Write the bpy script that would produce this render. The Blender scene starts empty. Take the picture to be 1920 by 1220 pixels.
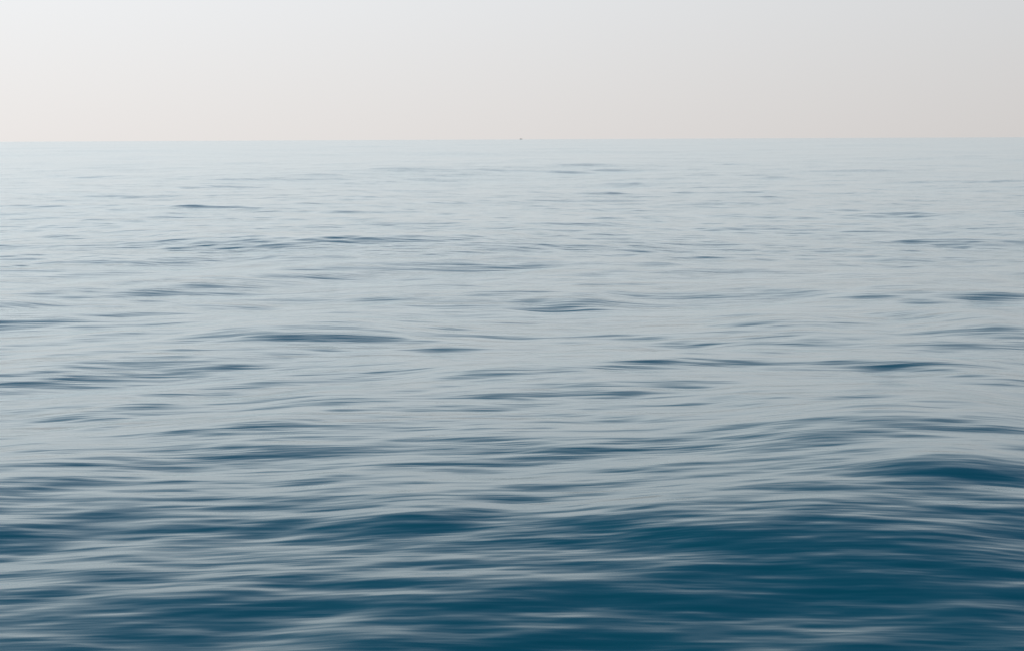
import bpy, bmesh, math, random
import numpy as np
from mathutils import Matrix, Vector

R = math.radians
sc = bpy.context.scene

# ------------------------------------------------------------------ camera
CAM_H = 5.0
cd = bpy.data.cameras.new('camera')
cam = bpy.data.objects.new('camera', cd)
sc.collection.objects.link(cam)
cd.sensor_width = 36.0
cd.lens = 50.0
cd.clip_start = 0.1
cd.clip_end = 60000.0
PITCH, ROLL = R(7.504), R(-0.254)
cam.matrix_world = (Matrix.Translation((0, 0, CAM_H))
                    @ Matrix.Rotation(math.pi/2 - PITCH, 4, 'X')
                    @ Matrix.Rotation(ROLL, 4, 'Z'))
sc.camera = cam

# ------------------------------------------------------------------ sky, sun, exposure
SUN_AZ, SUN_EL = R(-75.0), R(12.0)       # azimuth from the view direction (+Y), towards the left
EXPOSURE = 0.5
SKY_STRENGTH = 0.15
UNIT = SKY_STRENGTH * 2.0**EXPOSURE      # picture value of one unit of sky radiance
world = bpy.data.worlds.new('World')
sc.world = world
world.use_nodes = True
wt = world.node_tree
wn, wl = wt.nodes, wt.links
bg = wn['Background']
sky = wn.new('ShaderNodeTexSky')
sky.sky_type = 'NISHITA'
sky.sun_disc = False
sky.sun_elevation = SUN_EL
sky.sun_rotation = SUN_AZ
sky.altitude = 0.0
sky.air_density = 1.0
sky.dust_density = 1.2
sky.ozone_density = 1.5
hs = wn.new('ShaderNodeHueSaturation')
hs.inputs['Saturation'].default_value = 1.25
wl.new(sky.outputs['Color'], hs.inputs['Color'])
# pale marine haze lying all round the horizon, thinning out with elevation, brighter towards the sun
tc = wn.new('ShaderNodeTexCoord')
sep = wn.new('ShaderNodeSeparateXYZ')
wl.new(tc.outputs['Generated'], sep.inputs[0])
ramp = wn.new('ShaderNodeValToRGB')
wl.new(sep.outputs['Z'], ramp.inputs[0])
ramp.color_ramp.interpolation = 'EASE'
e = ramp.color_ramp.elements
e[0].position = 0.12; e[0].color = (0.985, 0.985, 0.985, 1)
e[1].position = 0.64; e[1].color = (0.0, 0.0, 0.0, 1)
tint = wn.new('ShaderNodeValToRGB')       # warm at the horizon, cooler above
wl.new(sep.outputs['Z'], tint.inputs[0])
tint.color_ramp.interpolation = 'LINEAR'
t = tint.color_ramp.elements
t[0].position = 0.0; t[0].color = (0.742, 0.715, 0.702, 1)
t[1].position = 0.20; t[1].color = (1.18, 1.18, 1.18, 1)  # extra sky brightness added above the view to lift the water's reflections
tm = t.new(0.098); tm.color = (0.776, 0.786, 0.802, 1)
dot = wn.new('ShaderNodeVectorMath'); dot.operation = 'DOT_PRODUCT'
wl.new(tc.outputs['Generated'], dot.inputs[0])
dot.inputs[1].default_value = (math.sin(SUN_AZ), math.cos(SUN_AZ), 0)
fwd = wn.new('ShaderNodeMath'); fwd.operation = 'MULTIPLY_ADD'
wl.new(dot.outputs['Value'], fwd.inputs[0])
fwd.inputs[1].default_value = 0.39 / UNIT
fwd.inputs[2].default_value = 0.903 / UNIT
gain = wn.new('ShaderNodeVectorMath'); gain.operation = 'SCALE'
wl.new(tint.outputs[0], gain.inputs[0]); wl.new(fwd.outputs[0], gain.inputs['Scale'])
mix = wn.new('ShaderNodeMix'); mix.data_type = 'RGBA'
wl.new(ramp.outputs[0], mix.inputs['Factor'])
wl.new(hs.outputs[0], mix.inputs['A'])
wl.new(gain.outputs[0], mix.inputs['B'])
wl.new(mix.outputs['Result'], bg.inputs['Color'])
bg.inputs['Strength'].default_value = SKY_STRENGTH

sd = bpy.data.lights.new('sun', 'SUN')
sd.energy = 0.5
sd.angle = R(12)
sd.color = (1.0, 0.93, 0.84)
sun = bpy.data.objects.new('sun', sd)
sc.collection.objects.link(sun)
sdir = Vector((math.sin(SUN_AZ)*math.cos(SUN_EL), math.cos(SUN_AZ)*math.cos(SUN_EL), math.sin(SUN_EL)))
sun.rotation_euler = (-sdir).to_track_quat('-Z', 'Y').to_euler()
sun.location = sdir * 50

sc.cycles.use_denoising = True
sc.cycles.use_adaptive_sampling = False
sc.view_settings.view_transform = 'Standard'
sc.view_settings.look = 'None'
sc.view_settings.exposure = EXPOSURE
sc.view_settings.gamma = 1.0

# ------------------------------------------------------------------ helpers
def material(name):
    m = bpy.data.materials.new(name)
    m.use_nodes = True
    return m, m.node_tree.nodes, m.node_tree.links, m.node_tree.nodes['Principled BSDF']

EARTH = 7.4e6            # effective radius with refraction

# ------------------------------------------------------------------ sea water material
def sea_material():
    m, n, l, b = material('sea_water')
    b.inputs['Base Color'].default_value = (0.0003, 0.122, 0.146, 1)
    b.inputs['Roughness'].default_value = 0.17
    b.inputs['IOR'].default_value = 1.20
    b.inputs['Coat Weight'].default_value = 1.0
    b.inputs['Coat Tint'].default_value = (0.90, 0.985, 1.0, 1)
    b.inputs['Coat IOR'].default_value = 1.185
    b.inputs['Coat Roughness'].default_value = 0.17
    geo = n.new('ShaderNodeNewGeometry')
    def streaks(sx, sy, rot, detail, seed):
        mp = n.new('ShaderNodeMapping')
        mp.inputs['Scale'].default_value = (sx, sy, 1)
        mp.inputs['Rotation'].default_value = (0, 0, rot)
        mp.inputs['Location'].default_value = (seed, seed*1.7, 0)
        l.new(geo.outputs['Position'], mp.inputs[0])
        t = n.new('ShaderNodeTexNoise')
        t.inputs['Scale'].default_value = 1.0
        t.inputs['Detail'].default_value = detail
        t.inputs['Roughness'].default_value = 0.5
        l.new(mp.outputs[0], t.inputs['Vector'])
        return t
    a = streaks(0.55, 4.2, R(4), 2.0, 3.1)
    c = streaks(1.3, 9.0, R(-5), 2.0, 11.7)
    f = streaks(0.24, 1.3, R(5), 3.0, 23.9)      # broader ripples that carry the texture into the distance
    g = streaks(0.06, 0.30, R(-4), 3.0, 41.3)
    b4 = n.new('ShaderNodeBump'); b4.inputs['Strength'].default_value = 1.0
    b4.inputs['Distance'].default_value = 0.20
    l.new(g.outputs['Fac'], b4.inputs['Height'])
    b3 = n.new('ShaderNodeBump'); b3.inputs['Strength'].default_value = 1.0
    b3.inputs['Distance'].default_value = 0.060
    l.new(f.outputs['Fac'], b3.inputs['Height'])
    l.new(b4.outputs[0], b3.inputs['Normal'])
    b1 = n.new('ShaderNodeBump'); b1.inputs['Strength'].default_value = 1.0
    b1.inputs['Distance'].default_value = 0.017
    l.new(a.outputs['Fac'], b1.inputs['Height'])
    l.new(b3.outputs[0], b1.inputs['Normal'])
    b2 = n.new('ShaderNodeBump'); b2.inputs['Strength'].default_value = 1.0
    b2.inputs['Distance'].default_value = 0.004
    l.new(c.outputs['Fac'], b2.inputs['Height'])
    # wind patches: ruffled and calmer lanes
    p = streaks(0.006, 0.030, R(3), 6.0, 5.3)
    p.inputs['Roughness'].default_value = 0.62
    mr = n.new('ShaderNodeMapRange')
    mr.inputs['From Min'].default_value = 0.33; mr.inputs['From Max'].default_value = 0.67
    mr.inputs['To Min'].default_value = 0.35; mr.inputs['To Max'].default_value = 1.9
    l.new(p.outputs['Fac'], mr.inputs['Value'])
    for bb in (b1, b2):
        d = bb.inputs['Distance'].default_value
        mm = n.new('ShaderNodeMath'); mm.operation = 'MULTIPLY'; mm.inputs[1].default_value = d
        l.new(mr.outputs[0], mm.inputs[0]); l.new(mm.outputs[0], bb.inputs['Distance'])
    l.new(b1.outputs[0], b2.inputs['Normal'])
    l.new(b2.outputs[0], b.inputs['Normal'])
    l.new(b2.outputs[0], b.inputs['Coat Normal'])
    return m

# ------------------------------------------------------------------ the sea: one sheet out past the horizon
def sea():
    rng = np.random.default_rng(21)
    # polar sheet round the viewpoint's foot: rings grow with distance, finer towards the open sea ahead
    fine = np.linspace(R(-26), R(26), 701)
    rest = np.linspace(R(26), R(334), 101)[1:-1]
    th = np.concatenate([fine, rest])
    # ring radii: even in the angle below the horizon, then geometric
    dep = np.concatenate([np.linspace(R(60), R(25), 60)[:-1], np.linspace(R(25), R(5), 640)[:-1],
                          np.linspace(R(5), R(0.4), 740)])
    r1 = CAM_H / np.tan(dep)
    r2 = np.geomspace(r1[-1], 14000.0, 300)[1:]
    rr = np.concatenate([[0.6, 1.2, 2.0], r1, r2])
    nr, nt = len(rr), len(th)
    drr = np.gradient(rr)
    X = (rr[:, None] * np.sin(th)[None, :]).astype(np.float32)
    Y = (rr[:, None] * np.cos(th)[None, :]).astype(np.float32)
    dth = np.full(nt, fine[1] - fine[0]); dth[len(fine):] = rest[1] - rest[0]
    # sample spacing along the crest-normal (mostly radial) and across
    SR = drr[:, None].astype(np.float32)
    ST = (rr[:, None] * dth[None, :]).astype(np.float32)
    Z = np.zeros((nr, nt), np.float32)
    def family(count, lmin, lmax, mean, spread, slope, gust):
        # one band of the wave spectrum, its height coming and going in gusts of the given length
        waves = []
        for i in range(count):
            lam = lmin * (lmax/lmin) ** ((i + rng.random()) / count)
            a = mean + spread * rng.standard_normal()
            k = 2*math.pi/lam
            waves.append((k, a, slope * math.sqrt(2.0/count) / k, rng.random()*2*math.pi))
        P = np.zeros((nr, nt), np.float32)
        for k, a, amp, ph in waves:
            kx, ky = k*math.sin(a), k*math.cos(a)
            # phase advance per sample along the two grid directions; fade what the sheet cannot carry
            kr = np.abs(kx*np.sin(th) + ky*np.cos(th))[None, :].astype(np.float32)
            kt = np.abs(kx*np.cos(th) - ky*np.sin(th))[None, :].astype(np.float32)
            rows = np.where((np.maximum(kr*SR, kt*ST) < 1.6).any(axis=1))[0]
            if len(rows) == 0:
                continue
            s = slice(rows[0], rows[-1] + 1)
            w = np.clip((1.6 - np.maximum(kr*SR[s], kt*ST[s])) / 0.9, 0, 1)
            P[s] += (amp * w * np.sin(kx*X[s] + ky*Y[s] + ph)).astype(np.float32)
        if gust:
            g = np.zeros((nr, nt), np.float32)
            for i in range(6):
                k = 2*math.pi/(gust * (0.5 + 1.5*rng.random()))
                a = rng.random()*math.pi
                g += np.sin(0.6*k*math.sin(a)*X + k*math.cos(a)*Y + np.float32(rng.random()*6.28))
            P *= np.clip(1.0 + 0.18*g, 0.4, 1.7)
        return P
    Z += family(24, 60.0, 220.0, R(-6), R(38), 0.017, 0)
    Z += family(30, 14.0, 60.0, R(-10), R(42), 0.020, 0)
    Z += family(40, 4.5, 14.0, R(-14), R(40), 0.036, 0)
    Z += family(60, 1.5, 4.5, R(-12), R(38), 0.042, 0)
    Z += family(60, 0.5, 1.5, R(-5), R(24), 0.036, 0)
    Z += family(44, 0.16, 0.5, R(-2), R(13), 0.028, 0)
    for (x0, y0, sx, sy, rot, h) in SWELLS:
        c, s_ = math.cos(rot), math.sin(rot)
        dx, dy = X - x0, Y - y0
        u, v = c*dx + s_*dy, -s_*dx + c*dy
        Z += (h * np.exp(-(u/sx)**2 - (v/sy)**2)).astype(np.float32)
    Z -= ((X.astype(np.float64)**2 + Y.astype(np.float64)**2) / (2*EARTH)).astype(np.float32)
    co = np.stack([X, Y, Z], axis=-1).reshape(-1, 3)
    co = np.concatenate([co, [[0, 0, float(Z[0].mean())]]]).astype(np.float32)
    i = np.arange(nr - 1)[:, None]; j = np.arange(nt)[None, :]
    jn = (j + 1) % nt
    q = np.stack([i*nt + j + 0*jn, i*nt + jn, (i+1)*nt + jn, (i+1)*nt + j], axis=-1).reshape(-1, 4)[:, ::-1]
    j = np.arange(nt)
    tri = np.stack([np.full(nt, nr*nt), (j + 1) % nt, j], axis=-1)
    me = bpy.data.meshes.new('sea')
    me.vertices.add(len(co)); me.vertices.foreach_set('co', co.ravel())
    nl = q.size + tri.size
    me.loops.add(nl)
    me.loops.foreach_set('vertex_index', np.concatenate([q.ravel(), tri.ravel()]).astype(np.int32))
    me.polygons.add(len(q) + len(tri))
    ls = np.concatenate([np.arange(len(q))*4, q.size + np.arange(len(tri))*3]).astype(np.int32)
    me.polygons.foreach_set('loop_start', ls)
    me.update(calc_edges=True)
    me.validate()
    me.polygons.foreach_set('use_smooth', np.ones(len(me.polygons), bool))
    me.update()
    me.materials.append(sea_material())
    o = bpy.data.objects.new('sea', me)
    o['kind'] = 'structure'
    o['label'] = 'calm blue grey open sea rolling with low soft swells to the horizon'
    sc.collection.objects.link(o)
    print('sea verts', len(co), 'up', me.polygons[1000].normal.z)
    return o

# individual swells in metres: x, y, half length, half width, turn, height
SWELLS = [
    (-4.35, 33.76, 3.33, 4.55, 0.203, 0.223),
    (-9.36, 29.64, 2.48, 2.50, 0.619, 0.102),
    (-9.55, 41.43, 1.49, 2.21, 0.426, 0.116),
    (2.48, 43.26, 0.98, 1.71, -0.172, 0.109),
    (7.29, 35.66, 1.76, 2.63, -0.218, 0.199),
    (10.44, 38.35, 1.89, 2.06, 0.000, 0.144),
    (11.66, 34.59, 1.97, 4.25, -0.368, 0.322),
    (7.51, 29.02, 2.10, 2.40, -0.117, 0.168),
    (3.77, 29.11, 1.66, 1.65, -0.289, 0.106),
    (-2.00, 17.05, 1.60, 1.02, 0.535, 0.047),
    (5.90, 18.52, 1.65, 1.88, -0.186, 0.121),
    (6.64, 23.40, 2.15, 2.18, -0.190, 0.165),
    (9.06, 26.38, 1.71, 2.24, -0.162, 0.157),
    (1.51, 20.60, 1.27, 0.85, 0.119, 0.030),
    (4.15, 20.71, 1.60, 1.30, -0.371, 0.099),
    (-3.24, 24.92, 1.33, 1.55, 0.247, 0.054),
    (-5.89, 16.72, 0.92, 0.48, 0.202, 0.014),
    (4.05, 24.01, 0.64, 0.67, -0.143, 0.035),
    (3.69, 34.84, 1.98, 1.38, 0.378, 0.065),
    (-8.66, 57.53, 1.95, 2.62, 0.457, 0.098),
    (-13.94, 68.68, 2.32, 3.94, 0.672, 0.147),
    (-23.07, 68.19, 2.31, 3.15, 0.000, 0.103),
    (6.69, 21.16, 1.63, 1.47, -0.128, 0.103),
    (12.19, 46.85, 2.83, 2.00, -0.193, 0.081),
    (-13.14, 39.49, 2.24, 1.60, 0.507, 0.065),
    (3.93, 15.61, 2.58, 1.86, 0.000, 0.130),
    (6.00, 19.50, 6.00, 5.00, -0.200, 0.320),
]
sea()

# ------------------------------------------------------------------ the boat on the horizon
def boat():
    az, dist = R(0.39), 7600.0
    x, y = dist*math.sin(az), dist*math.cos(az)
    root = bpy.data.objects.new('fishing_boat', None)
    sc.collection.objects.link(root)
    root.location = (x, y, -dist*dist/(2*EARTH))
    root.rotation_euler = (0, 0, R(8))
    root.scale = (0.66, 0.66, 0.66)
    root['label'] = 'tiny dark boat far out on the horizon line'
    root['category'] = 'boat'
    def paint(name, col, rough=0.5):
        m, n, l, b = material(name)
        nz = n.new('ShaderNodeTexNoise'); nz.inputs['Scale'].default_value = 1.5; nz.inputs['Detail'].default_value = 6
        cr = n.new('ShaderNodeValToRGB')
        cr.color_ramp.elements[0].color = tuple(c*0.7 for c in col) + (1,)
        cr.color_ramp.elements[1].color = tuple(min(1, c*1.2) for c in col) + (1,)
        tcn = n.new('ShaderNodeTexCoord')
        l.new(tcn.outputs['Object'], nz.inputs['Vector'])
        l.new(nz.outputs['Fac'], cr.inputs[0]); l.new(cr.outputs[0], b.inputs['Base Color'])
        b.inputs['Roughness'].default_value = rough
        return m
    dark = paint('hull_paint', (0.10, 0.105, 0.115))
    grey = paint('cabin_paint', (0.16, 0.165, 0.17))
    steel = paint('mast_steel', (0.12, 0.12, 0.12))
    glass = paint('cabin_glass', (0.03, 0.035, 0.04), 0.1)
    def obj(name, bm, mat, parent):
        bmesh.ops.recalc_face_normals(bm, faces=bm.faces)
        me = bpy.data.meshes.new(name); bm.to_mesh(me); bm.free()
        me.materials.append(mat)
        o = bpy.data.objects.new(name, me); sc.collection.objects.link(o); o.parent = parent
        return o
    def box(bm, x0, x1, y0, y1, z0, z1):
        r = bmesh.ops.create_cube(bm, size=1)
        for v in r['verts']:
            v.co = Vector((x0 if v.co.x < 0 else x1, y0 if v.co.y < 0 else y1, z0 if v.co.z < 0 else z1))
    # hull: stations from stern to bow with sheer and flare
    bm = bmesh.new()
    st = [(-10.5, 2.4, 2.5), (-7, 2.8, 2.3), (-2, 3.0, 2.3), (3, 2.8, 2.6), (7, 2.0, 3.2), (9.6, 0.9, 3.8), (11.2, 0.06, 4.3)]
    rings = []
    for (sx, hw, sheer) in st:
        kx = sx - max(0, sx-4)*0.22
        pts = [(sx, -hw, sheer), (sx*0.99, -hw*0.92, 1.0), (kx, -hw*0.55, -0.6), (kx, 0, -1.1),
               (kx, hw*0.55, -0.6), (sx*0.99, hw*0.92, 1.0), (sx, hw, sheer)]
        rings.append([bm.verts.new(p) for p in pts])
    for a, b in zip(rings, rings[1:]):
        for i in range(6):
            bm.faces.new((a[i], a[i+1], b[i+1], b[i]))
        bm.faces.new((a[0], b[0], b[6], a[6]))
    bm.faces.new(rings[0]); bm.faces.new(rings[-1][::-1])
    hull = obj('hull', bm, dark, root)
    bm = bmesh.new()
    for a, b in zip(st, st[1:]):
        for s in (-1, 1):
            p0 = Vector((a[0], s*a[1], a[2])); p1 = Vector((b[0], s*b[1], b[2]))
            vs = [bm.verts.new(p0 + Vector((0, 0, z)) + Vector((0, s*d, 0))) for d in (0.02, 0.12) for z in (-0.15, 0.12)]
            ws = [bm.verts.new(p1 + Vector((0, 0, z)) + Vector((0, s*d, 0))) for d in (0.02, 0.12) for z in (-0.15, 0.12)]
            for f in ((0, 1, 3, 2),):
                bm.faces.new([vs[i] for i in f]); bm.faces.new([ws[i] for i in f][::-1])
            for i, j in ((0, 1), (1, 3), (3, 2), (2, 0)):
                bm.faces.new((vs[i], vs[j], ws[j], ws[i]))
    obj('rub_rail', bm, steel, hull)
    bm = bmesh.new()
    box(bm, -5.5, 2.5, -1.9, 1.9, 2.2, 4.6)
    box(bm, -3.0, 2.2, -1.7, 1.7, 4.605, 6.6)
    box(bm, -3.3, 2.5, -1.95, 1.95, 6.605, 6.8)
    bmesh.ops.bevel(bm, geom=bm.edges[:], offset=0.06, segments=1, affect='EDGES')
    cab = obj('wheelhouse', bm, grey, root)
    for s in (-1, 1):
        for wx in (-2.4, -0.9, 0.6):
            bm = bmesh.new()
            y0 = s*1.7
            box(bm, wx, wx+1.1, min(y0, y0+s*0.04), max(y0, y0+s*0.04), 5.4, 6.2)
            obj('window', bm, glass, cab)
    bm = bmesh.new()
    bmesh.ops.create_cone(bm, cap_ends=True, segments=10, radius1=0.16, radius2=0.08, depth=4.0, matrix=Matrix.Translation((-0.6, 0, 8.8)))
    mast = obj('mast', bm, steel, root)
    bm = bmesh.new()
    box(bm, -0.66, -0.54, -0.9, 0.9, 9.4, 9.52)
    obj('crosstree', bm, steel, mast)
    bm = bmesh.new()
    for s in (-1, 1):
        bmesh.ops.create_cone(bm, cap_ends=True, segments=8, radius1=0.12, radius2=0.1, depth=3.4, matrix=Matrix.Translation((-9.2, s*1.8, 4.1)))
    box(bm, -9.35, -9.05, -1.95, 1.95, 5.8, 6.05)
    obj('stern_gantry', bm, steel, root)
boat()
